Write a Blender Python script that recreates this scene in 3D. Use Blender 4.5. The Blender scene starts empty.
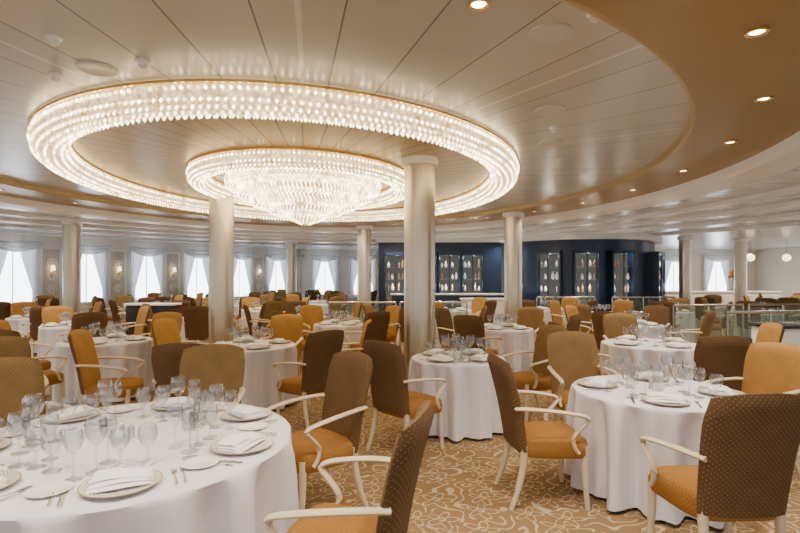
import bpy, bmesh, math, random
from mathutils import Vector, Matrix
random.seed(7)
S=bpy.context.scene
COL=S.collection
pi=math.pi
# ---------------------------------------------------------------- materials
def newmat(name):
    m=bpy.data.materials.new(name); m.use_nodes=True
    nt=m.node_tree; nt.nodes.clear()
    out=nt.nodes.new('ShaderNodeOutputMaterial')
    return m,nt,out
def N(nt,t,**kw):
    n=nt.nodes.new(t)
    for k,v in kw.items():
        if k.startswith('i_'):
            n.inputs[k[2:].replace('_',' ')].default_value=v
        else: setattr(n,k,v)
    return n
def math_(nt,op,a,b=None,c=None):
    n=nt.nodes.new('ShaderNodeMath'); n.operation=op
    for i,x in enumerate((a,b,c)):
        if x is None: continue
        if isinstance(x,(int,float)): n.inputs[i].default_value=x
        else: nt.links.new(x,n.inputs[i])
    return n.outputs[0]
def mixc(nt,fac,a,b):
    n=nt.nodes.new('ShaderNodeMix'); n.data_type='RGBA'
    if isinstance(fac,(int,float)): n.inputs[0].default_value=fac
    else: nt.links.new(fac,n.inputs[0])
    for s,x in ((6,a),(7,b)):
        if isinstance(x,tuple): n.inputs[s].default_value=(*x,1)
        else: nt.links.new(x,n.inputs[s])
    return n.outputs[2]
def pbsdf(nt,out,col,rough=.5,metal=0,spec=.5,emis=None,es=0,bump=None,bs=.2):
    p=nt.nodes.new('ShaderNodeBsdfPrincipled')
    if isinstance(col,tuple): p.inputs['Base Color'].default_value=(*col,1)
    else: nt.links.new(col,p.inputs['Base Color'])
    p.inputs['Roughness'].default_value=rough; p.inputs['Metallic'].default_value=metal
    p.inputs['Specular IOR Level'].default_value=spec
    if emis: p.inputs['Emission Color'].default_value=(*emis,1); p.inputs['Emission Strength'].default_value=es
    if bump is not None:
        b=nt.nodes.new('ShaderNodeBump'); b.inputs['Strength'].default_value=bs; b.inputs['Distance'].default_value=.01
        nt.links.new(bump,b.inputs['Height']); nt.links.new(b.outputs[0],p.inputs['Normal'])
    nt.links.new(p.outputs[0],out.inputs[0]); return p
def simple(name,col,rough=.5,metal=0,spec=.5,emis=None,es=0,var=0.06,scale=12):
    m,nt,out=newmat(name)
    tc=N(nt,'ShaderNodeTexCoord'); no=N(nt,'ShaderNodeTexNoise',i_Scale=scale)
    nt.links.new(tc.outputs['Object'],no.inputs['Vector'])
    d=tuple(max(0,c*(1-var*2)) for c in col)
    u=tuple(min(1,c*(1+var*2)) for c in col)
    c=mixc(nt,no.outputs[0],d,u)
    pbsdf(nt,out,c,rough,metal,spec,emis,es)
    return m
def emis_mat(name,col,st):
    m,nt,out=newmat(name); e=N(nt,'ShaderNodeEmission',i_Strength=st); e.inputs[0].default_value=(*col,1)
    nt.links.new(e.outputs[0],out.inputs[0]); return m

def fabric(name,base,dot,scale=42,rad=.24,rough=.85):
    m,nt,out=newmat(name)
    uv=N(nt,'ShaderNodeUVMap'); mp=N(nt,'ShaderNodeMapping'); mp.inputs['Rotation'].default_value=(0,0,pi/4)
    nt.links.new(uv.outputs[0],mp.inputs[0])
    v=N(nt,'ShaderNodeTexVoronoi',voronoi_dimensions='2D'); v.inputs['Scale'].default_value=scale; v.inputs['Randomness'].default_value=0
    nt.links.new(mp.outputs[0],v.inputs['Vector'])
    f=math_(nt,'LESS_THAN',v.outputs['Distance'],rad)
    no=N(nt,'ShaderNodeTexNoise',i_Scale=9); nt.links.new(uv.outputs[0],no.inputs['Vector'])
    b2=mixc(nt,no.outputs[0],tuple(c*.8 for c in base),tuple(c*1.2 for c in base))
    c=mixc(nt,f,b2,dot)
    p=pbsdf(nt,out,c,rough,0,.2,bump=f,bs=.25)
    return m
M={}
M['brown']=fabric('fabric_dotted_shaded',(.120,.066,.030),(.225,.138,.062),54,.2)  # same golden-brown chair fabric, shade on the backs put into the colour
M['taupe']=fabric('fabric_dotted_backlit',(.20,.125,.050),(.31,.20,.085),54,.2)  # same fabric again, its backlit tone put into the colour
M['amber']=fabric('fabric_amber_dotted',(.37,.195,.055),(.26,.12,.03),54,.17)
M['orange']=fabric('fabric_amber_seat_dotted',(.30,.140,.034),(.185,.078,.018),54,.2)
M['cream']=simple('cream_painted_wood',(.66,.56,.40),.35,var=.03)
m,nt,out=newmat('white_linen'); uv=N(nt,'ShaderNodeTexCoord'); no=N(nt,'ShaderNodeTexNoise',i_Scale=5); nt.links.new(uv.outputs['Object'],no.inputs['Vector'])
c=mixc(nt,no.outputs[0],(.70,.69,.76),(.80,.79,.85)); p=pbsdf(nt,out,c,.75,0,.3,bump=no.outputs[0],bs=.35)
M['cloth']=m
M['napkin']=simple('napkin_white_linen',(.90,.89,.89),.8,var=.02,scale=30)
M['silver']=simple('polished_silver',(.72,.70,.67),.18,1,var=.02)
M['chrome']=simple('brushed_chrome',(.6,.6,.6),.25,1,var=.02)
m,nt,out=newmat('champagne_metal_column'); tc=N(nt,'ShaderNodeTexCoord'); mp=N(nt,'ShaderNodeMapping'); mp.inputs['Scale'].default_value=(30,30,.6)
nt.links.new(tc.outputs['Object'],mp.inputs[0]); no=N(nt,'ShaderNodeTexNoise',i_Scale=3); nt.links.new(mp.outputs[0],no.inputs['Vector'])
c=mixc(nt,no.outputs[0],(.52,.45,.33),(.68,.60,.46)); pbsdf(nt,out,c,.32,.8)
M['column']=m
M['white']=simple('white_lacquer',(.84,.84,.84),.4,var=.02)
M['whitewall']=simple('ivory_wall_paint',(.78,.74,.66),.6,var=.03)
M['panelcream']=simple('cream_panel_inlay',(.60,.54,.44),.6,var=.05)
M['navy']=simple('navy_lacquer',(.010,.026,.070),.3,var=.15,scale=3)
M['dark']=simple('dark_stone',(.02,.02,.022),.2,var=.2)
M['gold']=simple('gilded_metal',(.80,.58,.28),.3,1,var=.04)
M['goldtrim']=simple('pale_gold_trim',(.42,.31,.15),.4,.3,var=.04)
M['brownceil']=simple('bronze_ceiling_panel',(.33,.225,.085),.35,.25,var=.04,scale=2)
M['window']=emis_mat('daylight_sheer',(.86,.93,1.0),8)
M['lampglow']=emis_mat('warm_lamp_glow',(1,.78,.45),25)
M['shelfglow']=emis_mat('shelf_backlight',(.85,.82,.75),.12)
M['shade']=simple('lamp_shade_ivory',(.9,.8,.6),.8,emis=(1,.78,.45),es=4)
M['bottle']=simple('amber_bottle_glass',(.36,.23,.12),.1,var=.4)
M['flower']=simple('orange_flower',(.8,.25,.03),.7,var=.3,scale=30)
M['leaf']=simple('green_leaf',(.06,.16,.03),.6,var=.3,scale=30)
M['speaker']=simple('perforated_grille',(.62,.62,.61),.5,.3,var=.1,scale=80)
m,nt,out=newmat('sheer_curtain'); tc=N(nt,'ShaderNodeTexCoord'); no=N(nt,'ShaderNodeTexNoise',i_Scale=4); nt.links.new(tc.outputs['Object'],no.inputs['Vector'])
c=mixc(nt,no.outputs[0],(.72,.74,.79),(.84,.85,.88)); a=N(nt,'ShaderNodeBsdfDiffuse'); b=N(nt,'ShaderNodeBsdfTranslucent'); nt.links.new(c,a.inputs[0]); nt.links.new(c,b.inputs[0])
mx=N(nt,'ShaderNodeMixShader'); mx.inputs[0].default_value=.14; nt.links.new(a.outputs[0],mx.inputs[1]); nt.links.new(b.outputs[0],mx.inputs[2]); nt.links.new(mx.outputs[0],out.inputs[0]); M['curtain']=m
def glassmat(name,tint,diff,dcol,gl=.9):
    m,nt,out=newmat(name)
    t=N(nt,'ShaderNodeBsdfTransparent'); t.inputs[0].default_value=(*tint,1)
    g=N(nt,'ShaderNodeBsdfGlossy'); g.inputs['Roughness'].default_value=.03
    d=N(nt,'ShaderNodeBsdfDiffuse'); d.inputs[0].default_value=(*dcol,1)
    lw=N(nt,'ShaderNodeLayerWeight'); lw.inputs['Blend'].default_value=.35
    f=math_(nt,'POWER',lw.outputs['Facing'],1.6); f=math_(nt,'MULTIPLY_ADD',f,gl,.06)
    m1=N(nt,'ShaderNodeMixShader'); m1.inputs[0].default_value=diff
    nt.links.new(t.outputs[0],m1.inputs[1]); nt.links.new(d.outputs[0],m1.inputs[2])
    m2=N(nt,'ShaderNodeMixShader'); nt.links.new(f,m2.inputs[0]); nt.links.new(m1.outputs[0],m2.inputs[1]); nt.links.new(g.outputs[0],m2.inputs[2])
    nt.links.new(m2.outputs[0],out.inputs[0]); return m
M['glass']=glassmat('clear_stemware_glass',(.95,.96,.97),.012,(.9,.9,.95),.8)
M['green']=glassmat('pale_green_tinted_glass',(.86,.94,.91),.05,(.6,.74,.68),.5)
m,nt,out=newmat('porcelain_lace_rim'); tc=N(nt,'ShaderNodeTexCoord'); sx=N(nt,'ShaderNodeSeparateXYZ'); nt.links.new(tc.outputs['Object'],sx.inputs[0])
r=math_(nt,'SQRT',math_(nt,'ADD',math_(nt,'MULTIPLY',sx.outputs[0],sx.outputs[0]),math_(nt,'MULTIPLY',sx.outputs[1],sx.outputs[1])))
th=math_(nt,'ARCTAN2',sx.outputs[1],sx.outputs[0])
w=math_(nt,'MULTIPLY',math_(nt,'SINE',math_(nt,'MULTIPLY',th,36)),math_(nt,'SINE',math_(nt,'MULTIPLY',r,420)))
band=math_(nt,'MULTIPLY',math_(nt,'GREATER_THAN',r,.105),math_(nt,'LESS_THAN',r,.143))
f=math_(nt,'MULTIPLY',math_(nt,'GREATER_THAN',w,-.1),band)
c=mixc(nt,f,(.78,.78,.75),(.36,.33,.26)); e=math_(nt,'GREATER_THAN',r,.146); c=mixc(nt,e,c,(.35,.26,.12))
pbsdf(nt,out,c,.15); M['plate']=m
M['porcelain']=simple('white_porcelain',(.80,.80,.79),.15,var=.01)
# carpet
m,nt,out=newmat('patterned_carpet'); tc=N(nt,'ShaderNodeTexCoord')
no=N(nt,'ShaderNodeTexNoise',i_Scale=4.0); nt.links.new(tc.outputs['Object'],no.inputs['Vector'])
vm=N(nt,'ShaderNodeVectorMath',operation='MULTIPLY_ADD'); nt.links.new(no.outputs['Color'],vm.inputs[0]); vm.inputs[1].default_value=(.08,.08,0); nt.links.new(tc.outputs['Object'],vm.inputs[2])
vo=N(nt,'ShaderNodeTexVoronoi',voronoi_dimensions='2D'); vo.inputs['Scale'].default_value=3.9; vo.inputs['Randomness'].default_value=.7
nt.links.new(vm.outputs[0],vo.inputs['Vector'])
sb=N(nt,'ShaderNodeVectorMath',operation='SUBTRACT'); nt.links.new(vm.outputs[0],sb.inputs[0]); nt.links.new(vo.outputs['Position'],sb.inputs[1])
sx=N(nt,'ShaderNodeSeparateXYZ'); nt.links.new(sb.outputs[0],sx.inputs[0])
r=math_(nt,'SQRT',math_(nt,'ADD',math_(nt,'MULTIPLY',sx.outputs[0],sx.outputs[0]),math_(nt,'MULTIPLY',sx.outputs[1],sx.outputs[1])))
th=math_(nt,'ARCTAN2',sx.outputs[1],sx.outputs[0])
pr=math_(nt,'MULTIPLY_ADD',math_(nt,'COSINE',math_(nt,'MULTIPLY',th,5)),.034,.078)
fl=math_(nt,'LESS_THAN',math_(nt,'ABSOLUTE',math_(nt,'SUBTRACT',r,pr)),.0090)
sp=math_(nt,'LESS_THAN',math_(nt,'ABSOLUTE',math_(nt,'SUBTRACT',r,math_(nt,'MULTIPLY_ADD',th,.004,.02))),.008)
n2=N(nt,'ShaderNodeTexNoise',i_Scale=3.4,i_Detail=1.0); nt.links.new(tc.outputs['Object'],n2.inputs['Vector'])
frac=math_(nt,'FRACT',math_(nt,'MULTIPLY',n2.outputs[0],9))
vi=math_(nt,'LESS_THAN',math_(nt,'ABSOLUTE',math_(nt,'SUBTRACT',frac,.5)),.11)
vi=math_(nt,'MULTIPLY',vi,math_(nt,'GREATER_THAN',r,.122))
f=math_(nt,'MAXIMUM',math_(nt,'MAXIMUM',fl,sp),vi)
n3=N(nt,'ShaderNodeTexNoise',i_Scale=260); nt.links.new(tc.outputs['Object'],n3.inputs['Vector'])
base=mixc(nt,n3.outputs[0],(.22,.135,.062),(.35,.225,.112))
c=mixc(nt,f,base,(.53,.42,.28)); pbsdf(nt,out,c,.95,0,.1,bump=n3.outputs[0],bs=.4); M['carpet']=m
def ceilmat(name,c1,c2,npan,rough,metal,line=.006,batt=True):
    m,nt,out=newmat(name); tc=N(nt,'ShaderNodeTexCoord'); sx=N(nt,'ShaderNodeSeparateXYZ'); nt.links.new(tc.outputs['Object'],sx.inputs[0])
    r=math_(nt,'SQRT',math_(nt,'ADD',math_(nt,'MULTIPLY',sx.outputs[0],sx.outputs[0]),math_(nt,'MULTIPLY',sx.outputs[1],sx.outputs[1])))
    th=math_(nt,'ARCTAN2',sx.outputs[1],sx.outputs[0])
    u=math_(nt,'MULTIPLY',th,npan/(2*pi)); fr=math_(nt,'FRACT',math_(nt,'ADD',u,100.5))
    d=math_(nt,'MULTIPLY',math_(nt,'MULTIPLY',math_(nt,'ABSOLUTE',math_(nt,'SUBTRACT',fr,.5)),2*pi/npan),r)
    ln=math_(nt,'LESS_THAN',d,line)
    no=N(nt,'ShaderNodeTexWhiteNoise',noise_dimensions='1D'); nt.links.new(math_(nt,'FLOOR',math_(nt,'ADD',u,100)),no.inputs['W'])
    c=mixc(nt,no.outputs['Value'],c1,c2)
    if batt:
        u3=math_(nt,'MULTIPLY',th,npan/(2*pi)/4); fr3=math_(nt,'FRACT',math_(nt,'ADD',u3,100.5+.125))
        d3=math_(nt,'MULTIPLY',math_(nt,'MULTIPLY',math_(nt,'ABSOLUTE',math_(nt,'SUBTRACT',fr3,.5)),8*pi/npan),r)
        c=mixc(nt,math_(nt,'LESS_THAN',d3,.018),c,tuple(min(1,x*1.25) for x in c2))
    c=mixc(nt,ln,c,tuple(x*.35 for x in c1))
    pbsdf(nt,out,c,rough,metal); return m
M['ceil']=ceilmat('radial_ceiling_panels',(.52,.525,.52),(.59,.595,.585),56,.28,.25)
M['ceilin']=ceilmat('gilded_radial_panels',(.52,.42,.25),(.58,.47,.29),72,.35,.25,.008,False)
m,nt,out=newmat('slatted_outer_ceiling'); tc=N(nt,'ShaderNodeTexCoord'); sx=N(nt,'ShaderNodeSeparateXYZ'); nt.links.new(tc.outputs['Object'],sx.inputs[0])
fr=math_(nt,'FRACT',math_(nt,'MULTIPLY',sx.outputs[1],1/.45)); ln=math_(nt,'LESS_THAN',fr,.06)
c=mixc(nt,ln,(.64,.70,.76),(.24,.24,.24)); pbsdf(nt,out,c,.24,.35); M['ceilout']=m
def crystal(name,st,lo,sc,hot=(1,.88,.62),cold=(.85,.50,.20)):
    m,nt,out=newmat(name); tc=N(nt,'ShaderNodeTexCoord'); v=N(nt,'ShaderNodeTexVoronoi'); v.inputs['Scale'].default_value=sc
    nt.links.new(tc.outputs['Object'],v.inputs['Vector'])
    c=mixc(nt,v.outputs['Distance'],hot,cold)
    s=math_(nt,'MULTIPLY_ADD',math_(nt,'SUBTRACT',.9,v.outputs['Distance']),st,lo)
    s=math_(nt,'MAXIMUM',s,lo)
    e=N(nt,'ShaderNodeEmission'); nt.links.new(c,e.inputs[0]); nt.links.new(s,e.inputs[1])
    g=N(nt,'ShaderNodeBsdfGlossy'); g.inputs['Roughness'].default_value=.25; g.inputs[0].default_value=(.4,.4,.4,1)
    mx=N(nt,'ShaderNodeAddShader'); nt.links.new(e.outputs[0],mx.inputs[0]); nt.links.new(g.outputs[0],mx.inputs[1])
    nt.links.new(mx.outputs[0],out.inputs[0]); return m
M['crystal']=crystal('lit_crystal_mesh',1.8,1.0,22,(1,.80,.45),(.85,.46,.14))
M['beads']=crystal('sparkling_crystal_beads',18,1.0,10,(1,.87,.58),(1,.72,.34))
M['beads'].cycles.emission_sampling='NONE'
# ---------------------------------------------------------------- mesh helpers
class MB:
    def __init__(s): s.v=[];s.f=[];s.m=[]
    def add(s,vs,fs,mi=0):
        o=len(s.v); s.v+= [tuple(v) for v in vs]; s.f+=[tuple(i+o for i in f) for f in fs]; s.m+=[mi]*len(fs); return s
    def bm(s,b,mi=0):
        b.verts.index_update(); s.add([v.co[:] for v in b.verts],[[v.index for v in f.verts] for f in b.faces],mi); b.free(); return s
    def box(s,c,d,bev=0,seg=2,mi=0,rot=None):
        b=bmesh.new(); bmesh.ops.create_cube(b,size=1)
        for v in b.verts: v.co=Vector((v.co.x*d[0],v.co.y*d[1],v.co.z*d[2]))
        if bev: bmesh.ops.bevel(b,geom=list(b.edges),offset=bev,segments=seg,affect='EDGES',profile=.5)
        for v in b.verts:
            if rot is not None: v.co=rot@v.co
            v.co+=Vector(c)
        return s.bm(b,mi)
    def lathe(s,pr,n=24,mi=0,c=(0,0,0),capb=False,capt=False):
        vs=[];fs=[]
        for (r,z) in pr:
            for i in range(n):
                a=2*pi*i/n; vs.append((c[0]+r*math.cos(a),c[1]+r*math.sin(a),c[2]+z))
        for k in range(len(pr)-1):
            for i in range(n):
                j=(i+1)%n; fs.append((k*n+i,k*n+j,(k+1)*n+j,(k+1)*n+i))
        if capb: fs.append(tuple(range(n))[::-1])
        if capt: fs.append(tuple((len(pr)-1)*n+i for i in range(n)))
        return s.add(vs,fs,mi)
    def sweep(s,path,rx,ry=None,n=10,mi=0,up=(0,0,1)):
        P=[Vector(p) for p in path]; vs=[];fs=[]
        if not isinstance(rx,(list,tuple)): rx=[rx]*len(P)
        if ry is None: ry=rx
        if not isinstance(ry,(list,tuple)): ry=[ry]*len(P)
        side0=None
        for k,p in enumerate(P):
            t=(P[min(k+1,len(P)-1)]-P[max(k-1,0)]).normalized()
            sd=t.cross(Vector(up))
            if sd.length<1e-3: sd=Vector((1,0,0))
            sd.normalize()
            if side0 is not None and sd.dot(side0)<0: sd=-sd
            side0=sd
            u=sd.cross(t).normalized()
            for i in range(n):
                a=2*pi*i/n; vs.append(p+sd*rx[k]*math.cos(a)+u*ry[k]*math.sin(a))
        for k in range(len(P)-1):
            for i in range(n):
                j=(i+1)%n; fs.append((k*n+i,k*n+j,(k+1)*n+j,(k+1)*n+i))
        fs.append(tuple(range(n))[::-1]); fs.append(tuple((len(P)-1)*n+i for i in range(n)))
        return s.add(vs,fs,mi)
    def mesh(s,name,mats,smooth=True,fix=True):
        me=bpy.data.meshes.new(name); me.from_pydata(s.v,[],s.f); 
        for m in mats: me.materials.append(m)
        me.polygons.foreach_set('material_index',s.m)
        if fix:
            b=bmesh.new(); b.from_mesh(me); bmesh.ops.recalc_face_normals(b,faces=b.faces); b.to_mesh(me); b.free()
        me.polygons.foreach_set('use_smooth',[smooth]*len(me.polygons))
        uvl=me.uv_layers.new(name='UVMap')
        for p in me.polygons:
            n=p.normal; ax,ay,az=abs(n.x),abs(n.y),abs(n.z)
            for li in p.loop_indices:
                co=me.vertices[me.loops[li].vertex_index].co
                if az>=ax and az>=ay: uv=(co.x,co.y)
                elif ay>=ax: uv=(co.x,co.z)
                else: uv=(co.y,co.z)
                uvl.data[li].uv=uv
        if smooth:
            try: me.set_sharp_from_angle(angle=math.radians(50))
            except Exception: pass
        me.update(); return me
def catmull(P,n=5):
    P=[Vector(p) for p in P]; out=[]
    for i in range(len(P)-1):
        a=P[max(i-1,0)];b=P[i];c=P[i+1];d=P[min(i+2,len(P)-1)]
        for k in range(n):
            t=k/n; out.append(.5*((2*b)+(-a+c)*t+(2*a-5*b+4*c-d)*t*t+(-a+3*b-3*c+d)*t**3))
    out.append(P[-1]); return out
def obj(name,me,loc=(0,0,0),rz=0,parent=None,label=None,cat=None,group=None,kind=None,sc=None):
    o=bpy.data.objects.new(name,me); COL.objects.link(o)
    o.location=loc; o.rotation_euler=(0,0,rz)
    if sc: o.scale=sc
    if parent: o.parent=parent
    if label:o['label']=label
    if cat:o['category']=cat
    if group:o['group']=group
    if kind:o['kind']=kind
    return o
def struct(name,me,label,loc=(0,0,0),rz=0,cat=None):
    return obj(name,me,loc,rz,label=label,cat=cat or name.split('_')[0],kind='structure')
# ---------------------------------------------------------------- chair
def chair_back(inner):
    nu,nv=14,12; mb=MB(); vs=[];fs=[]
    def pt(u,v,side):
        w=.235+.035*v
        hh=.40+(1.05-.40)*v - (.035*(u*u) if v>.5 else 0)*(v-.5)*2
        k=(1-.10*max(0,v-.8)/.2*abs(u)**3)
        x=u*w*k
        y=-.225-.10*v-.05*v*v+.055*u*u*(.5+.5*v)
        t=.034*(1-abs(u)**5)**.5*(1-max(0,(v-.9)/.1)**3)**.5 +.006
        return Vector((x,y+side*t,hh))
    for side in (1,-1):
        for j in range(nv+1):
            for i in range(nu+1): vs.append(pt(-1+2*i/nu,j/nv,side))
    W=nu+1; o=W*(nv+1)
    for j in range(nv):
        for i in range(nu):
            a=j*W+i
            mb_f=(a,a+1,a+W+1,a+W); fs.append((mb_f,0)); fs.append((tuple(o+x for x in mb_f[::-1]),1))
    for j in range(nv):
        a=j*W; fs.append(((a,a+W,o+a+W,o+a),1)); a=j*W+nu; fs.append(((a,o+a,o+a+W,a+W),1))
    for i in range(nu):
        a=nv*W+i; fs.append(((a,a+1,o+a+1,o+a),1)); a=i; fs.append(((a,o+a,o+a+1,a+1),1))
    mb.v=[tuple(v) for v in vs]; mb.f=[f for f,_ in fs]; mb.m=[m for _,m in fs]
    return mb
def bjoin(mbs):
    r=MB()
    for m in mbs:
        o=len(r.v); r.v+=m.v; r.f+=[tuple(i+o for i in f) for f in m.f]; r.m+=m.m
    return r
def seat_mb():
    mb=MB(); vs=[];fs=[]; n=32
    prof=[(.80,.355),(.96,.36),(1,.385),(1.0,.43),(.97,.462),(.88,.48),(.5,.492),(0.02,.495)]
    for (k,z) in prof:
        for i in range(n):
            a=2*pi*i/n; c,s=math.cos(a),math.sin(a); e=.42
            x=math.copysign(abs(c)**e,c); y=math.copysign(abs(s)**e,s)
            wx=.265+.02*y
            vs.append((x*wx*k,y*.245*k+.02,z))
    for k in range(len(prof)-1):
        for i in range(n):
            j=(i+1)%n; fs.append((k*n+i,k*n+j,(k+1)*n+j,(k+1)*n+i))
    fs.append(tuple(range(n))[::-1]); fs.append(tuple((len(prof)-1)*n+i for i in range(n)))
    mb.add(vs,fs); return mb
def leg_mb(x,y,back):
    if back: p=[(x,y,.44),(x,y-.005,.30),(x*1.03,y-.05,.12),(x*1.06,y-.095,0)]
    else: p=[(x,y,.44),(x,y,.30),(x*1.01,y+.008,.14),(x*1.02,y+.02,0)]
    return MB().sweep(catmull(p,3),[.026]*3+[.024]*3+[.019]*3+[.016],n=8,up=(0,1,0))
def arm_mb(s):
    p=[(s*.235,-.27,.70),(s*.27,-.18,.705),(s*.295,-.02,.695),(s*.30,.12,.675),(s*.295,.20,.655),(s*.29,.215,.625),(s*.285,.17,.575),(s*.278,.12,.51),(s*.275,.13,.44),(s*.272,.16,.40)]
    P=catmull(p,4); n=len(P)
    rr=[.022 if i<n*.5 else .022-.006*((i-n*.5)/(n*.5)) for i in range(n)]
    return MB().sweep(P,rr,[.014]*n,n=8)
CH={}
for key,inner in (('amber','amber'),('brown','brown'),('taupe','taupe')):
    outer='brown' if key!='taupe' else 'taupe'
    CH[key]=dict(back=chair_back(0).mesh('chair_back_'+key,[M[inner],M[outer]]))
seat_me=seat_mb().mesh('chair_seat',[M['orange']])
legs=[leg_mb(.235,.215,0),leg_mb(-.235,.215,0),leg_mb(.205,-.2,1),leg_mb(-.205,-.2,1)]
legs_me=[l.mesh('chair_leg',[M['cream']]) for l in legs]
arms=[arm_mb(1),arm_mb(-1)]; arms_me=[a.mesh('chair_arm',[M['cream']]) for a in arms]
def far_chair(inner,outer):
    r=MB()
    b=chair_back(0)
    for m_,sh in ((b,0),(seat_mb(),2)):
        o=len(r.v); r.v+=m_.v; r.f+=[tuple(i+o for i in f) for f in m_.f]; r.m+=[x+sh for x in m_.m]
    for m_ in legs+arms:
        o=len(r.v); r.v+=m_.v; r.f+=[tuple(i+o for i in f) for f in m_.f]; r.m+=[3]*len(m_.f)
    return r.mesh('far_chair',[M[inner],M[outer],M['orange'],M['cream']])
FAR={'amber':far_chair('amber','brown'),'taupe':far_chair('taupe','taupe'),'brown':far_chair('brown','brown')}
LAB={'amber':'cream-framed armchair with amber dotted seat and shade-browned back','brown':'cream-framed armchair with shade-browned dotted back and amber seat','taupe':'cream-framed armchair with backlit-toned dotted backrest and amber seat'}
def rz_of(d): return math.atan2(d[1],d[0])-pi/2
OCC=[]
def free(x,y,r):
    return all((x-a)**2+(y-b)**2>(r+c)**2 for a,b,c in OCC)
def chair(x,y,face,key='amber',near=True,extra=''):
    rz=rz_of(face); lab=LAB[key]+extra
    l=math.hypot(*face); OCC.append((x-.06*face[0]/l,y-.06*face[1]/l,.37))
    if near:
        e=obj('dining_chair',None,(x,y,0),rz,label=lab,cat='chair',group='dining room armchairs'); e.empty_display_size=.2
        obj('backrest',CH[key]['back'],parent=e); obj('seat',seat_me,parent=e)
        for l in legs_me: obj('leg',l,parent=e)
        for a in arms_me: obj('armrest',a,parent=e)
    else:
        obj('dining_chair',FAR[key],(x,y,0),rz,label=lab,cat='chair',group='dining room armchairs')
# ---------------------------------------------------------------- table
def cloth_mesh(r,seed,near=True):
    rnd=random.Random(seed); n=160 if near else 60
    ph=[rnd.uniform(0,6.28) for _ in range(4)]
    prof=[(0.02,.75,0),(.5,.75,0),(.93,.75,0),(.985,.747,0),(1.0,.738,.05),(1.006,.715,.22),(1.01,.66,.5),(1.012,.55,.8),(1.014,.42,.95),(1.02,.28,1.05),(1.03,.12,1.15),(1.035,.03,1.2)]
    vs=[];fs=[]
    k1=rnd.choice([9,10,11]) if r<.7 else 14; k2=k1+8
    for (k,z,w) in prof:
        for i in range(n):
            a=2*pi*i/n
            s1=math.sin(k1*a+ph[0]+.7*math.sin(2*a+ph[2])); s2=math.sin(k2*a+ph[1]+.5*math.sin(3*a))
            fold=.052*(abs(s1)**.6*(1 if s1>0 else -1))+.036*s2
            rr=r*k+fold*w*(.7 if r<.6 else .9)-.03*w
            vs.append((rr*math.cos(a),rr*math.sin(a),z))
    for k in range(len(prof)-1):
        for i in range(n):
            j=(i+1)%n; fs.append((k*n+i,k*n+j,(k+1)*n+j,(k+1)*n+i))
    fs.append(tuple(range(n)))
    return MB().add(vs,fs).mesh('tablecloth',[M['cloth']])
ped_me=MB().lathe([(.30,.0),(.30,.02),(.1,.06),(.05,.1),(.05,.70),(.2,.735)],20,capb=True,capt=True).mesh('pedestal',[M['dark']])
cl_cache={}
def table(x,y,r,near=True,seed=0,label='round dining table under floor-length white cloth'):
    OCC.append((x,y,r-.06))
    e=obj('dining_table',None,(x,y,0),0,label=label,cat='table',group='round dining tables')
    key=(r,seed if near else seed%3,near)
    if key not in cl_cache: cl_cache[key]=cloth_mesh(r,seed+3,near)
    obj('tablecloth',cl_cache[key],parent=e); obj('pedestal',ped_me,parent=e)
# ---------------------------------------------------------------- tableware
plate_me=MB().lathe([(.004,.006),(.085,.006),(.10,.010),(.148,.020),(.152,.019),(.148,.015),(.10,.003),(.085,0),(.004,0)],40).mesh('charger_plate',[M['plate']])
bread_me=MB().lathe([(.004,.006),(.05,.006),(.078,.013),(.082,.012),(.052,0),(.004,0)],28).mesh('bread_plate',[M['porcelain']])
cup_me=MB().lathe([(.004,.0),(.022,0),(.024,.004),(.036,.03),(.041,.055),(.038,.055),(.033,.03),(.02,.006),(.003,.005)],24).mesh('butter_bowl',[M['porcelain']])
shk_me=MB().lathe([(.001,0),(.018,0),(.02,.006),(.012,.02),(.015,.05),(.012,.062)],16).mesh('shaker_body',[M['silver']])
shc_me=MB().lathe([(.012,.062),(.014,.066),(.009,.078),(.001,.082)],16).mesh('shaker_cap',[M['silver']])
def napkin_mesh():
    mb=MB()
    nu,nv=16,10
    for lay in range(3):
        vs=[];fs=[]
        z0=.004+lay*.013; w=.118-.005*lay; l=.072-.008*lay
        for top in (0,1):
            for j in range(nv+1):
                for i in range(nu+1):
                    u=-1+2*i/nu; v=-1+2*j/nv
                    e=((1-abs(u)**6)*(1-abs(v)**4))**.5
                    wav=.0035*math.sin(2.6*u+lay*1.3)+.002*math.sin(5*v+2*u)
                    vs.append((u*w,v*l+lay*.006+.004*math.sin(2*u+lay),z0+wav*(lay*.5+.3)+(.013*e if top else 0)))
        o=(nu+1)*(nv+1)
        for j in range(nv):
            for i in range(nu):
                a=j*(nu+1)+i; fs.append((a,a+1,a+nu+2,a+nu+1)); fs.append((o+a,o+a+nu+1,o+a+nu+2,o+a+1))
        mb.add(vs,fs)
    return mb.mesh('napkin',[M['napkin']],fix=False)
nap_me=napkin_mesh()
def fork_mb():
    mb=MB(); mb.sweep([(0,-.09,.004),(0,-.06,.005),(0,.0,.006),(0,.045,.005)],[.007,.005,.003,.003],[.0015]*4,8)
    mb.box((0,.056,.005),(.022,.024,.002),.0008,1)
    for i in range(4): mb.box((-.0093+.0062*i,.083,.006),(.0028,.036,.002))
    return mb
fork_me=fork_mb().mesh('fork',[M['silver']])
knife_me=MB().sweep([(0,-.11,.005),(0,-.06,.006),(0,-.01,.005)],[.007,.008,.006],[.003]*3,8).sweep([(0,-.01,.005),(0,.04,.005),(0,.085,.005),(.004,.11,.005)],[.008,.010,.009,.002],[.001]*4,6).mesh('knife',[M['silver']])
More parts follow.
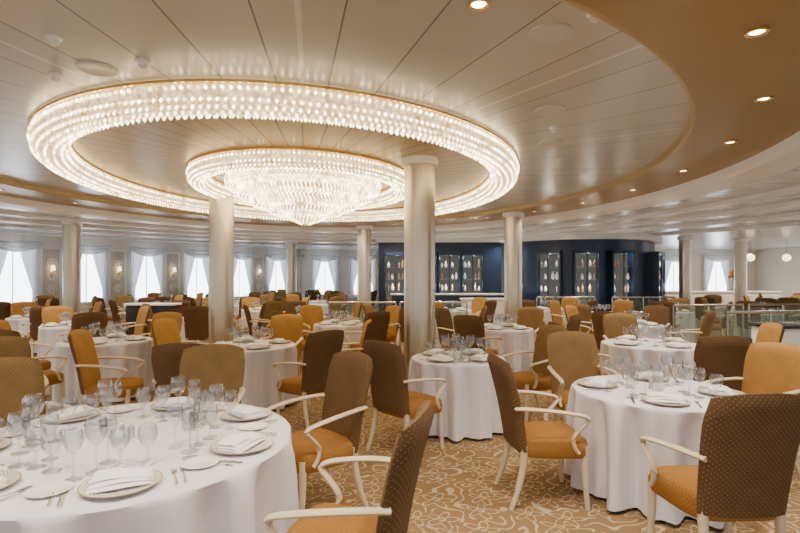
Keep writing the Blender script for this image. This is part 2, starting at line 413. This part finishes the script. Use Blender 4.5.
spoon_me=MB().sweep([(0,-.09,.004),(0,-.04,.005),(0,.03,.005),(0,.045,.004),(0,.065,.003),(0,.085,.003),(0,.095,.004)],[.007,.004,.003,.010,.018,.014,.003],[.0015]*7,10).mesh('spoon',[M['silver']])
def wine(h,br,bh):
    st=MB().lathe([(.002,.0),(br*.92,0),(br*.9,.003),(.012,.008),(.0045,.02),(.004,h-bh-.01),(.008,h-bh+.004)],20)
    pr=[(.002,h-bh),(.010,h-bh+.002),(br*.7,h-bh*.78),(br*.97,h-bh*.52),(br,h-bh*.40),(br*.92,h-bh*.15),(br*.80,h),(br*.78,h-.001),(br*.89,h-bh*.15),(br*.96,h-bh*.40),(br*.92,h-bh*.54),(br*.6,h-bh*.78)]
    bw=MB().lathe(pr,24)
    return bw,st
G={}
for k,(h,br,bh) in {'red':(.24,.047,.12),'white':(.21,.039,.10),'water':(.175,.043,.105)}.items():
    bw,st=wine(h,br,bh)
    G[k]=(bw.mesh('glass_bowl',[M['glass']]),st.mesh('glass_stem',[M['glass']]),bjoin([bw,st]).mesh('wine_glass',[M['glass']]))
TZ=.751
NG=[0]
def glass(k,x,y,near=True):
    NG[0]+=1
    lab={'red':'tall empty clear red wine glass on white tablecloth','white':'slim empty clear white wine glass on tablecloth','water':'short stemmed clear water goblet on tablecloth'}[k]
    if near:
        e=obj('wine_glass',None,(x,y,TZ),label=lab,cat='glass',group='stemware on the tables'); e.empty_display_size=.05
        obj('bowl',G[k][0],parent=e); obj('stem',G[k][1],parent=e)
    else: obj('wine_glass',G[k][2],(x,y,TZ),label=lab,cat='glass',group='stemware on the tables')
def item(name,me,x,y,z,rz,lab,cat,grp): obj(name,me,(x,y,z),rz,label=lab,cat=cat,group=grp)
def setting(cx,cy,r,th,full=2):
    c,s=math.cos(th),math.sin(th)
    def W(t,rad): return cx+rad*c+t*(-s), cy+rad*s+t*c
    rz=th+pi/2
    R=r-.19
    x,y=W(0,R); item('charger_plate',plate_me,x,y,TZ,rz,'white charger plate with grey lace rim','plate','charger plates')
    item('napkin',nap_me,x,y,TZ+.014,rz+random.uniform(-.25,.25),'folded white linen napkin on charger plate','napkin','folded napkins')
    if full>=1:
        x,y=W(.20,R); item('fork',fork_me,x,y,TZ,rz,'polished silver dinner fork','fork','silver cutlery')
        x,y=W(-.20,R); item('knife',knife_me,x,y,TZ,rz,'polished silver dinner knife','knife','silver cutlery')
    if full>=2:
        x,y=W(.235,R-.01); item('fork',fork_me,x,y,TZ,rz,'polished silver dinner fork','fork','silver cutlery')
        x,y=W(-.235,R-.01); item('spoon',spoon_me,x,y,TZ,rz,'polished silver soup spoon','spoon','silver cutlery')
        x,y=W(.31,R-.10); item('bread_plate',bread_me,x,y,TZ,rz,'small white porcelain bread plate','plate','bread plates')
        x,y=W(-.06,R-.33); glass('white',x,y,True)
    x,y=W(-.10,R-.22); glass('red',x,y,full>=1)
    x,y=W(-.18,R-.17); glass('white',x,y,full>=1)
    if full>=1:
        x,y=W(-.01,R-.24); glass('water',x,y,True)
        x,y=W(-.20,R-.07) if full==1 else W(.10,R-.24); glass('water',x,y,True)
    elif cy<11:
        x,y=W(.02,R-.22); glass('water',x,y,False)
def centre(cx,cy):
    for dx,dy,l in ((.03,.02,'silver salt shaker at the table centre'),(-.03,.03,'silver pepper shaker at the table centre')):
        e=obj('shaker',None,(cx+dx,cy+dy,TZ),label=l,cat='shaker',group='table shakers'); obj('body',shk_me,parent=e); obj('cap',shc_me,parent=e)
    obj('butter_bowl',cup_me,(cx-.01,cy-.06,TZ),label='small white porcelain bowl at the table centre',cat='bowl',group='porcelain bowls')
# ---------------------------------------------------------------- near tables
T1=(-1.45,2.63,.86); T3=(1.95,3.8,.61); T4=(.62,5.35,.50); T5=(3.26,6.5,.6); T2=(-1.9,6.35,.57); T6=(-4.0,6.8,.57)
table(*T1,seed=1,label='large round dining table with white cloth set for seven')
for i in range(7): setting(*T1,math.radians(-62+i*360/7),2)
table(*T3,seed=2); table(*T4,seed=3); table(*T5,seed=4); table(*T2,seed=5); table(*T6,seed=6)
for a in (250,-20,70,160): setting(*T3,math.radians(a),1)
for a in (230,320,50,140): setting(*T4,math.radians(a),1 )
for T,a0 in ((T5,20),(T2,30),(T6,10)):
    for k in range(4): setting(*T,math.radians(a0+90*k),0)
for T in (T1,T3,T4): centre(T[0],T[1])
chair(-.60,3.48,(-.75,-.62),'brown')
chair(-.25,2.22,(-1,.22),'brown')
chair(1.74,2.76,(-.05,1),'brown')
chair(1.05,3.68,(1,.05),'brown')
chair(2.88,4.15,(-1,-.25),'amber')
chair(.06,4.68,(.68,.66),'brown')
chair(-1.52,3.80,(.04,-1),'taupe')
chair(-2.46,3.24,(.85,-.5),'taupe')
chair(-1.90,4.60,(-.1,1),'brown')
chair(-1.02,5.55,(-.72,.65),'brown')
chair(-3.10,5.4,(.95,.2),'amber')
chair(-3.55,4.45,(.6,-.6),'taupe')
chair(1.77,4.82,(.05,-1),'taupe')
chair(3.18,5.15,(.12,1),'brown')
chair(4.25,6.2,(-1,.2),'amber')
chair(2.28,6.3,(1,.1),'amber')
chair(3.4,7.5,(-.1,-1),'taupe')
chair(1.50,5.75,(-1,-.4),'taupe')
chair(-2.9,6.75,(1,-.2),'amber')
chair(-1.75,7.3,(-.1,-1),'amber')
chair(-4.3,5.8,(.25,1),'brown')
chair(-5.0,6.6,(1,.1),'amber')
chair(-3.8,7.8,(-.1,-1),'amber')
chair(-.75,6.55,(-1,-.1),'amber')
# ---------------------------------------------------------------- shell
fl=MB().box((0,11,-.05),(40,36,.1)).mesh('floor',[M['carpet']],False); struct('floor',fl,'tan carpet with cream scrolling floral pattern')
CX,CY=-1.40,7.65
def ellband(rings,n=160,name='ceiling',mats=None,mis=None,smooth=True):
    mb=MB()
    for k in range(len(rings)-1):
        vs=[];fs=[]
        for (a,b,z) in (rings[k],rings[k+1]):
            for i in range(n):
                t=2*pi*i/n; vs.append((a*math.cos(t),b*math.sin(t),z))
        for i in range(n):
            j=(i+1)%n; fs.append((i,j,n+j,n+i))
        mb.add(vs,fs,mis[k] if mis else 0)
    return mb.mesh(name,mats,smooth,fix=False)
ZC=3.17
HX,HY=-1.50,7.95
struct('ceiling',ellband([(.01,.01,ZC),(4.85,5.6,ZC)],name='oval_ceiling',mats=[M['ceil']]),'oval recessed ceiling of radial taupe panels',(CX,CY,0))
struct('ceiling.003',ellband([(.01,.01,ZC-.004),(3.0,3.8,ZC-.004)],name='gilded_ceiling',mats=[M['ceilin']]),'pale gold radial panels inside the chandelier ring',(HX,HY,0))
struct('trim_1',ellband([(4.85,5.6,ZC),(4.855,5.605,3.09),(4.88,5.63,3.08),(4.90,5.65,3.085)],name='oval_lip',mats=[M['goldtrim']]),'pale gold lip moulding around oval ceiling recess',(CX,CY,0))
struct('ceiling.001',ellband([(4.90,5.65,3.085),(5.85,7.0,3.085)],name='bronze_soffit',mats=[M['brownceil']]),'bronze soffit ring with recessed downlights',(CX,CY,0))
struct('trim_2',ellband([(5.85,7.0,3.085),(5.86,7.01,2.99),(5.92,7.07,2.96),(6.45,7.6,2.97),(6.5,7.65,3.05)],name='cove_ring',mats=[M['white']]),'white curved cove ring below ceiling',(CX,CY,0))
n=160; vs=[];fs=[]
X0,X1,Y0,Y1=-19-CX,19-CX,-3.0-CY,27-CY
for i in range(n):
    t=2*pi*i/n; vs.append((6.45*math.cos(t),7.6*math.sin(t),3.05))
for i in range(n):
    t=2*pi*i/n; c,s=math.cos(t)*6.45,math.sin(t)*7.6
    k=min([X1/c if c>1e-6 else 1e9, X0/c if c<-1e-6 else 1e9, Y1/s if s>1e-6 else 1e9, Y0/s if s<-1e-6 else 1e9])
    vs.append((c*k,s*k,3.05))
for i in range(n):
    j=(i+1)%n; fs.append((i,j,n+j,n+i))
struct('ceiling.002',MB().add(vs,fs).mesh('outer_ceiling',[M['ceilout']],False,fix=False),'glossy slatted grey-white outer ceiling',(CX,CY,0))
for q,(a,b) in enumerate(((7.6,8.6),(8.9,9.9),(10.5,11.5),(12.6,13.6))):
    struct('trim_%d'%(q+3),ellband([(a,b,3.05),(a+.01,b+.01,2.97),(a+.22,b+.22,2.97),(a+.23,b+.23,3.05)],name='ceiling_beam',mats=[M['white']]),'white curved ceiling beam',(CX,CY,0))
P1=Vector((-12.6,15.7)); D=Vector((.579,.815)); NRM=Vector((.815,-.579))
def wallmesh(length,h,name,mat,t=.2): return MB().box((length/2,t/2,h/2),(length,t,h)).mesh(name,[mat],False)
angL=math.atan2(D.y,D.x)
s0=-6.0; st=P1+D*s0
struct('wall_left',wallmesh(19.2,3.05,'wall_left',M['whitewall']),'ivory side wall with tall windows',(st.x,st.y,0),angL)
struct('wall_back',wallmesh(26,3.05,'wall_back',M['whitewall']),'ivory rear wall',(-5.2,26,0),0)
struct('wall_right',wallmesh(30,3.05,'wall_right',M['whitewall']),'ivory side wall',(18.5,26,0),-pi/2)
win_me=MB()
win_me.box((0,-.015,1.7),(1.15,.02,1.9),mi=1)
for xx in (-.6,.6): win_me.box((xx,-.04,1.7),(.08,.08,2.0),.01,1)
for zz in (.72,2.68): win_me.box((0,-.04,zz),(1.28,.08,.08),.01,1)
win_me.box((0,-.035,1.7),(.03,.03,1.9))
win_me=win_me.mesh('window',[M['white'],M['window']],False)
def curtain_mesh(side):
    nu,nv=28,14; vs=[];fs=[]
    for j in range(nv+1):
        v=j/nv; z=2.72-v*2.65
        if v<.6: w=.62-.40*(v/.6)**1.1
        else: w=.22+.10*((v-.6)/.4)
        for i in range(nu+1):
            u=i/nu; vs.append((side*(.72-u*w),-.14-.03*math.sin(u*26),z))
    for j in range(nv):
        for i in range(nu):
            a=j*(nu+1)+i; fs.append((a,a+1,a+nu+2,a+nu+1))
    return MB().add(vs,fs).mesh('curtain',[M['curtain']])
cur_me=[curtain_mesh(-1),curtain_mesh(1)]
def swag_mesh():
    nu,nv=24,8; vs=[];fs=[]
    for j in range(nv+1):
        v=j/nv
        for i in range(nu+1):
            u=-1+2*i/nu; vs.append((u*.74,-.26-.04*math.sin(v*16),2.80-v*(.14+.24*(1-u*u))))
    for j in range(nv):
        for i in range(nu):
            a=j*(nu+1)+i; fs.append((a,a+1,a+nu+2,a+nu+1))
    return MB().add(vs,fs).mesh('swag',[M['curtain']])
swag_me=swag_mesh()
sc_arm=MB().sweep(catmull([(0,0,1.75),(0,-.08,1.72),(0,-.13,1.78),(0,-.13,1.86)],4),.012,n=8).box((0,-.01,1.76),(.09,.02,.2),.01,1).mesh('sconce_arm',[M['gold']])
sc_shade=MB().lathe([(.055,1.86),(.075,1.87),(.045,2.03),(.04,2.03)],16,c=(0,-.13,0)).mesh('sconce_shade',[M['shade']])
panel_me=MB().box((0,-.02,1.65),(.62,.03,2.0),.01,1).box((0,-.035,1.65),(.50,.02,1.86),.01,1,mi=1)
for zz in (1.2,1.65,2.1):
    P=[(.16*math.cos(t)*math.exp(-t*.12),-.05,zz+.18*math.sin(t)*math.exp(-t*.12)) for t in [k*.5 for k in range(22)]]
    panel_me.sweep(P,.018,n=6,up=(0,1,0))
panel_me=panel_me.mesh('wall_panel',[M['white'],M['panelcream']])
wc=1
for k in range(-1,7):
    s=.35+2.15*k; p=P1+D*s
    struct('window_%d'%wc,win_me,'tall bright window with white frame',(p.x,p.y,0),angL); wc+=1
    for c_ in cur_me: obj('window_curtain',c_,(p.x,p.y,0),angL,label='white sheer curtain tied back beside window',cat='curtain',group='window curtains')
    obj('curtain_swag',swag_me,(p.x,p.y,0),angL,label='white draped swag valance over window',cat='curtain',group='curtain swags')
    q=P1+D*(s+1.075)
    obj('wall_panel',panel_me,(q.x,q.y,0),angL,label='white carved ornamental wall panel between windows',cat='panel',group='ornamental wall panels')
    q=q+NRM*.05
    e=obj('wall_sconce',None,(q.x,q.y,0),angL,label='gold wall sconce with glowing ivory shade',cat='lamp',group='wall sconces')
    obj('bracket',sc_arm,parent=e); obj('lamp_shade',sc_shade,parent=e)
for X in (-3.9,-1.9,.2,9.8,12,14.2,16.4):
    struct('window_%d'%wc,win_me,'tall bright window with white frame',(X,26,0),0); wc+=1
    for c_ in cur_me: obj('window_curtain',c_,(X,26,0),0,label='white sheer curtain tied back beside window',cat='curtain',group='window curtains')
    obj('curtain_swag',swag_me,(X,26,0),0,label='white draped swag valance over window',cat='curtain',group='curtain swags')
for Y in (22,18.5,12,8.5):
    struct('window_%d'%wc,win_me,'tall bright window with white frame',(18.5,Y,0),-pi/2); wc+=1
# ---------------------------------------------------------------- columns
def column(x,y,ztop,r=.205,lab='round champagne metal column with white collar'):
    OCC.append((x,y,r+.03))
    e=obj('column',None,(x,y,0),label=lab,cat='column',group='round metal columns')
    obj('shaft',MB().lathe([(r,.10),(r,ztop-.09)],40).mesh('shaft',[M['column']]),parent=e)
    obj('capital',MB().lathe([(r*1.0,ztop-.10),(r+.035,ztop-.095),(r+.045,ztop-.05),(r+.04,ztop-.001),(.01,ztop-.001)],40).mesh('capital',[M['white']]),parent=e)
    obj('base',MB().lathe([(.01,0),(r+.03,0),(r+.03,.09),(r,.10)],40).mesh('base',[M['gold']]),parent=e)
column(.26,6.6,ZC-.004); column(-3.05,8.54,ZC-.004); column(2.58,11.4,3.085,.2); column(-1.02,14.3,3.085,.2); column(-8.4,12.8,3.05,.2); column(-4.3,19.8,3.05,.2); column(12.6,18.5,3.05,.2); column(10.2,17.9,3.05,.2)
# ---------------------------------------------------------------- chandelier
ch=obj('chandelier',None,(HX,HY,0),label='vast oval tiered crystal chandelier glowing warm white',cat='chandelier')
def octa(mb,c,r):
    x,y,z=c; v=[(x+r,y,z),(x-r,y,z),(x,y+r,z),(x,y-r,z),(x,y,z+r*1.3),(x,y,z-r*1.3)]
    f=[(0,2,4),(2,1,4),(1,3,4),(3,0,4),(2,0,5),(1,2,5),(3,1,5),(0,3,5)]
    mb.add(v,f)
def beadrows(rows,sp,r):
    mb=MB()
    for (a,b,z) in rows:
        t=0
        while t<2*pi:
            octa(mb,(a*math.cos(t),b*math.sin(t),z),r)
            t+=sp/math.sqrt((a*math.sin(t))**2+(b*math.cos(t))**2)
    return mb.mesh('crystal_beads',[M['beads']],False,fix=False)
ZI=ZC-.005
def ringpart(name,a,b,w,zt,zb,sp,r):
    m=8; rings=[]
    for k in range(m+1):
        t=pi*k/m; rr=math.cos(t)*w/2; z=zt-(zt-zb)*math.sin(t)**.6 if 0<k<m else zt
        rings.append((a-w/2+rr,b-w/2+rr,z))
    p=obj(name,ellband(rings,180,'crystal_ring',[M['crystal']]),parent=ch)
    rows=[]
    for k in range(0,8):
        t=pi*k/7; rr=math.cos(t)*w/2; z=(zt-(zt-zb)*math.sin(t)**.6 if 0<k<7 else zt-.02)-.008
        rows.append((a-w/2+rr*1.03,b-w/2+rr*1.03,z))
    obj('crystal_beads',beadrows(rows,sp,r),parent=p,kind='stuff')
    rm=ellband([(a+.012,b+.012,ZI),(a+.015,b+.015,zt+.01),(a-.01,b-.01,zt)],160,'gold_rim',[M['gold']])
    obj('gold_rim',rm,parent=p)
    rm=ellband([(a-w-.012,b-w-.012,ZI),(a-w-.015,b-w-.015,zt+.01),(a-w+.01,b-w+.01,zt)],160,'gold_rim',[M['gold']])
    obj('gold_rim',rm,parent=p)
ringpart('outer_crystal_ring',3.24,4.02,.36,3.13,2.95,.066,.0165)
ringpart('middle_crystal_ring',1.68,2.02,.26,3.12,2.94,.06,.015)
dm=[(1.16,1.36,3.15),(1.18,1.38,3.08),(1.16,1.36,2.98),(1.04,1.22,2.96),(1.02,1.2,2.91),(.99,1.15,2.85),(.84,1.0,2.83),(.82,.97,2.79),(.78,.92,2.73),(.60,.73,2.71),(.58,.7,2.67),(.52,.62,2.62),(.35,.42,2.60),(.30,.36,2.56),(.2,.25,2.52),(.10,.13,2.48),(.01,.01,2.44)]
p=obj('crystal_dome',ellband(dm,96,'crystal_dome',[M['crystal']]),parent=ch)
rows=[]
for k in range(len(dm)-1):
    for q in (0,.33,.66): 
        rows.append(tuple(dm[k][i]*(1-q)+dm[k+1][i]*q + (.012 if i<2 else -.008) for i in range(3)))
obj('crystal_beads',beadrows(rows[2:-1],.06,.0125),parent=p,kind='stuff')
# ---------------------------------------------------------------- ceiling fixtures
dl_ring=MB().lathe([(.045,-.001),(.065,-.001),(.065,-.012),(.05,-.014),(.042,-.004)],20).mesh('downlight_rim',[M['gold']])
dl_lamp=MB().lathe([(.001,-.004),(.042,-.004)],16).mesh('downlight_lamp',[M['lampglow']])
def downlight(x,y,z,light=0,col=(1,.86,.67)):
    e=obj('downlight',None,(x,y,z),label='small round recessed ceiling downlight with gold rim',cat='light',group='recessed downlights')
    obj('rim',dl_ring,parent=e); obj('lamp',dl_lamp,parent=e)
    if light:
        L=bpy.data.lights.new('downlight_bulb','SPOT'); L.energy=light; L.color=col; L.spot_size=2.3; L.spot_blend=.9; L.shadow_soft_size=.05
        o=bpy.data.objects.new('downlight_bulb',L); COL.objects.link(o); o.parent=e; o.location=(0,0,-.03)
for i in range(26):
    t=2*pi*(i+.5)/26; downlight(CX+5.35*math.cos(t),CY+6.2*math.sin(t),3.085,165)
for i in range(22):
    t=2*pi*i/22; x,y=CX+8.3*math.cos(t),CY+9.3*math.sin(t)
    if y>3: downlight(x,y,3.05,160)
for i in range(30):
    t=2*pi*i/30; x,y=CX+9.9*math.cos(t),CY+10.8*math.sin(t)
    if y>6: downlight(x,y,3.05,190 if i%2 else 0)
for x in (11,13.5,16):
    for y in (15.2,19.6,23): downlight(x,y,3.05,280)  # downlights added to brighten the far-right area
downlight(.45,2.86,ZC,80)
sp_me=MB().lathe([(.001,-.012),(.10,-.012),(.11,-.016),(.135,-.012),(.14,-.001)],32).mesh('speaker_grille',[M['speaker']])
for x,y in ((-2.27,3.75),(.96,3.2),(1.4,4.67),(1.75,5.8)):
    obj('ceiling_speaker',sp_me,(x,y,ZC),label='round white perforated ceiling speaker grille',cat='speaker',group='ceiling speakers')
sd_me=MB().lathe([(.05,-.001),(.05,-.015),(.03,-.025),(.03,-.045),(.015,-.06),(.001,-.06)],20).mesh('smoke_detector',[M['white']])
for x,y in ((-1.85,3.6),(-2.65,3.85),(1.6,5.2),(2.1,6.6),(1.15,2.95),(-2.25,3.25)):
    obj('smoke_detector',sd_me,(x,y,ZC),label='small white ceiling smoke detector',cat='detector',group='smoke detectors')
# ---------------------------------------------------------------- bar & navy walls
def arcwall(cx,cy,r,a0,a1,z0,z1,t,name,mats,n=32):
    vs=[];fs=[]
    for i in range(n+1):
        a=a0+(a1-a0)*i/n
        for rr in (r,r-t):
            for z in (z0,z1): vs.append((cx+rr*math.cos(a),cy+rr*math.sin(a),z))
    for i in range(n):
        a=i*4;b=a+4
        fs+=[(a,b,b+1,a+1),(a+2,a+3,b+3,b+2),(a+1,b+1,b+3,a+3),(a,a+2,b+2,b)]
    fs+=[(0,1,3,2),(n*4,n*4+2,n*4+3,n*4+1)]
    return MB().add(vs,fs).mesh(name,mats,True)
BX,BY,BR=6.35,18.8,2.9
struct('wall_navy_curve',arcwall(BX,BY,BR,math.radians(182),math.radians(358),0,2.83,.15,'navy_wall',[M['navy']]),'curved navy lacquer feature wall')
struct('trim_8',arcwall(BX,BY,BR+.22,math.radians(178),math.radians(362),2.83,3.05,.3,'crown',[M['white']]),'white curved crown over navy wall')
struct('wall_navy_bar',MB().box((1.4,17.6,1.42),(4.3,.2,2.84)).mesh('navy_bar_wall',[M['navy']],False),'navy lacquer wall behind the bar')
struct('trim_9',MB().box((1.4,17.42,2.94),(4.5,.3,.2),.02,2).mesh('crown2',[M['white']],False),'white crown moulding above bar wall')
cab_body=MB()
for xx in (-.36,.36): cab_body.box((xx,-.15,1.35),(.06,.30,2.2),.01,1)
for zz in (.28,2.42): cab_body.box((0,-.15,zz),(.78,.30,.1),.01,1)
cab_body.box((0,-.30,1.35),(.035,.02,2.05))
cab_body.box((0,-.16,.12),(.78,.32,.24),.01,1); cab_body=cab_body.mesh('cabinet_body',[M['navy']],False)
cab_back=MB().box((0,-.02,1.35),(.66,.02,2.05)).mesh('cabinet_back',[M['shelfglow']],False)
shelf_me=MB().box((0,-.15,0),(.66,.24,.025)).mesh('shelf',[M['green']],False)
bot_me=MB().lathe([(.002,0),(.036,0),(.038,.01),(.038,.16),(.014,.21),(.013,.27),(.001,.27)],14).mesh('bottle',[M['bottle']])
vase_me=MB().lathe([(.002,0),(.03,0),(.055,.06),(.05,.13),(.02,.19),(.03,.22)],16).mesh('vase',[M['porcelain']])
def cabinet(x,y,rz,sd):
    rnd=random.Random(sd)
    e=obj('display_cabinet',None,(x,y,0),rz,label='navy display cabinet with softly lit glass shelves',cat='cabinet',group='lit display cabinets')
    obj('body',cab_body,parent=e); obj('back_panel',cab_back,parent=e)
    for k,z in enumerate((.75,1.15,1.55,1.95)):
        obj('shelf',shelf_me,(0,0,z),parent=e)
        xs=[-.25,-.12,.12,.25]; drop=rnd.randrange(5)
        for j,lx in enumerate(xs):
            if j==drop: continue
            ly=-.15; R=Matrix.Rotation(rz,2); w=R@Vector((lx,ly))
            b=rnd.random()<.45; scz=rnd.uniform(.75,1.1)
            obj('bottle' if b else 'vase',bot_me if b else vase_me,(x+w.x,y+w.y,z+.0135),0,label='amber bottle on a lit shelf' if b else 'small white porcelain vase on a lit shelf',cat='bottle' if b else 'vase',group='items on display shelves',sc=(scz,scz,scz))
    for zz in (2.3,1.35):
        L=bpy.data.lights.new('cabinet_bulb','POINT'); L.energy=9; L.color=(1,.88,.68); L.shadow_soft_size=.02
        o=bpy.data.objects.new('cabinet_bulb',L); COL.objects.link(o); o.parent=e; o.location=(.05,-.27,zz)
for i,a in enumerate((240,261,282,318)):
    t=math.radians(a); cabinet(BX+(BR+.01)*math.cos(t),BY+(BR+.01)*math.sin(t),t+pi/2,i)
for i,X in enumerate((-.15,.9,1.7,2.5)): cabinet(X,17.49,0,10+i)
def counter(x,y,w,d,h,rz,lab,front=M['navy'],top=M['white'],name='bar_counter'):
    for q in range(5):
        t=(q-2)/2*(w/2-.1); OCC.append((x+t*math.cos(rz),y+t*math.sin(rz),d/2+.05))
    e=obj(name,None,(x,y,0),rz,label=lab,cat='counter')
    b=MB().box((0,0,(h-.05)/2+.03),(w-.08,d-.08,h-.11),.01,1).box((0,0,.04),(w-.16,d-.16,.08))
    for k in range(int(w/.5)):
        b.box((-w/2+.29+k*.5,-d/2+.035,h*.5),(.38,.03,h*.7),.008,1)
    obj('body',b.mesh('counter_body',[front],False),parent=e)
    obj('worktop',MB().box((0,0,h-.025),(w,d,.05),.012,2).mesh('worktop',[top]),parent=e)
counter(1.7,16.2,4.0,.6,1.1,0,'long navy bar counter with white top')
counter(5.70,7.2,1.1,.55,.95,.15,'white serving console with dark stone top',M['white'],M['dark'],'serving_console')
counter(2.6,14.9,1.6,.5,1.0,0,'white serving console near bar',M['white'],M['white'],'serving_console')
counter(-5.9,11.95,1.2,.45,1.0,0,'dark serving console with white top',M['dark'],M['white'],'serving_console')
counter(13.2,21.0,5.0,.9,1.05,0,'long ivory buffet counter with pale stone top',M['whitewall'],M['white'],'buffet_counter')
pot=MB().lathe([(.002,0),(.09,0),(.16,.2),(.13,.35),(.15,.4)],20).mesh('vase_pot',[M['porcelain']])
fm=MB(); rnd=random.Random(2)
for k in range(70):
    a=rnd.uniform(0,6.28); b=rnd.uniform(0,1.3); R=.33
    octa(fm,(R*math.cos(a)*math.cos(b)*rnd.uniform(.6,1),R*math.sin(a)*math.cos(b),.58+R*math.sin(b)),.06)
fm=fm.mesh('blossoms',[M['flower']],False)
lm=MB()
for k in range(40):
    a=rnd.uniform(0,6.28); r0=rnd.uniform(.2,.42); lm.sweep([(.05*math.cos(a),.05*math.sin(a),.38),(r0*.6*math.cos(a),r0*.6*math.sin(a),.6),(r0*math.cos(a),r0*math.sin(a),.5+rnd.uniform(0,.3))],[.01,.035,.004],[.003]*3,6)
lm=lm.mesh('foliage',[M['leaf']])
for x,y,z in ((14.2,21.0,1.05),):
    e=obj('flower_arrangement',None,(x,y,z),label='orange flower arrangement in white vase on counter',cat='flowers')
    obj('vase',pot,parent=e); obj('blossoms',fm,parent=e,kind='stuff'); obj('foliage',lm,parent=e,kind='stuff')
pl_c=MB().sweep([(0,0,.0),(0,0,-.55)],.006,n=6).mesh('pendant_cord',[M['dark']])
pl_s=MB().lathe([(.03,-.52),(.12,-.58),(.15,-.66),(.12,-.75),(.02,-.80)],24).mesh('pendant_shade',[M['shade']])
for x in (13.6,15.0):
    e=obj('pendant_lamp',None,(x,19.4,3.05),label='glowing ivory pendant lamp over the buffet',cat='lamp',group='pendant lamps')
    obj('cord',pl_c,parent=e); obj('lamp_shade',pl_s,parent=e)
def balustrade(x,y,L,rz):
    for q in range(5):
        t=(q-2)/2*(L/2); OCC.append((x+t*math.cos(rz),y+t*math.sin(rz),.07))
    e=obj('glass_balustrade',None,(x,y,0),rz,label='low green-tinted glass balustrade with chrome rail',cat='railing',group='glass balustrades')
    obj('glass_panel',MB().box((0,0,.55),(L-.04,.015,.82)).mesh('glass_panel',[M['green']],False),parent=e)
    obj('handrail',MB().sweep([(-L/2,0,1.02),(L/2,0,1.02)],.028,n=10).mesh('handrail',[M['chrome']]),parent=e)
    obj('lower_rail',MB().sweep([(-L/2,0,.12),(L/2,0,.12)],.016,n=8).mesh('lower_rail',[M['chrome']]),parent=e)
    for k in range(3):
        xx=-L/2+k*L/2; obj('post',MB().lathe([(.04,0),(.04,.01),(.02,.015),(.02,1.01)],12,c=(xx,0,0),capb=True).mesh('post',[M['chrome']]),parent=e)
for x in (-.9,.8): balustrade(x,11.95,1.6,0)
balustrade(6.3,8.5,1.6,.12); balustrade(8.05,8.75,1.6,.12); balustrade(6.6,10.7,1.6,.1); balustrade(8.35,10.9,1.6,.1); balustrade(10.1,11.1,1.6,.1); balustrade(5.0,15.1,1.8,.1); balustrade(7.3,15.0,1.8,-.1)
# ---------------------------------------------------------------- far tables
far=[(-5.9,9.0),(-1.1,9.3),(1.75,8.5),(4.3,9.2),
 (-7.9,10.8),(-4.3,11.1),(-2.1,11.0),(.5,10.4),(4.7,11.6),
 (-10.3,12.6),(-6.4,13.5),(-3.7,13.3),(1.4,13.3),(4.1,13.7),(6.9,12.7),(9.3,13.0),
 (-10.6,15.0),(-8.0,15.5),(-5.4,15.8),(-2.8,16.1),
 (-8.4,18.0),(-5.8,18.3),(-3.2,18.6),(-6.6,20.6),(-4.2,21.5),(-5.0,23.9),(-2.2,22.6),(9.7,15.7),(12.0,15.2),(14.5,18.0)]
for (x,y) in far: OCC.append((x,y,.44))
kk=['amber','amber','taupe','brown']
for i,(x,y) in enumerate(far):
    OCC.remove((x,y,.44))
    r=.5; nr=y<9.6
    best=None
    for da in range(-40,45,8):
        a0=math.radians(45+da); cnt=sum(free(x+.96*math.cos(a0+k*pi/2),y+.96*math.sin(a0+k*pi/2),.36) for k in range(4))
        sc=cnt-abs(da)*.004+random.random()*.1
        if best is None or sc>best[0]: best=(sc,a0)
    a0=best[1]; table(x,y,r,False,seed=i)
    for k in range(4):
        a=a0+k*pi/2
        if y<14: setting(x,y,r,a,0)
        elif k%2==0 and NG[0]<298: 
            glass('red',x+.2*math.cos(a),y+.2*math.sin(a),False); item('charger_plate',plate_me,x+.3*math.cos(a),y+.3*math.sin(a),TZ,0,'white charger plate with grey lace rim','plate','charger plates')
        d=.90; cx_,cy_=x+d*math.cos(a),y+d*math.sin(a)
        OCC.remove((x,y,r-.06)); ok=free(x+.96*math.cos(a),y+.96*math.sin(a),.34); OCC.append((x,y,r-.06))
        if ok: chair(cx_,cy_,(-math.cos(a),-math.sin(a)),kk[(i+k)%4] if random.random()<.8 else 'amber',nr)
# ---------------------------------------------------------------- light
w=bpy.data.worlds.new('World'); S.world=w; w.use_nodes=True
w.node_tree.nodes['Background'].inputs[0].default_value=(.93,.95,1,1); w.node_tree.nodes['Background'].inputs[1].default_value=1.45
# ---------------------------------------------------------------- camera
cam=bpy.data.cameras.new('camera'); cam.lens=22.5; cam.sensor_width=36; cam.shift_y=11.5/800; cam.clip_start=.05
co=bpy.data.objects.new('camera',cam); COL.objects.link(co); co.location=(0,0,1.6); co.rotation_euler=(pi/2,0,0); S.camera=co
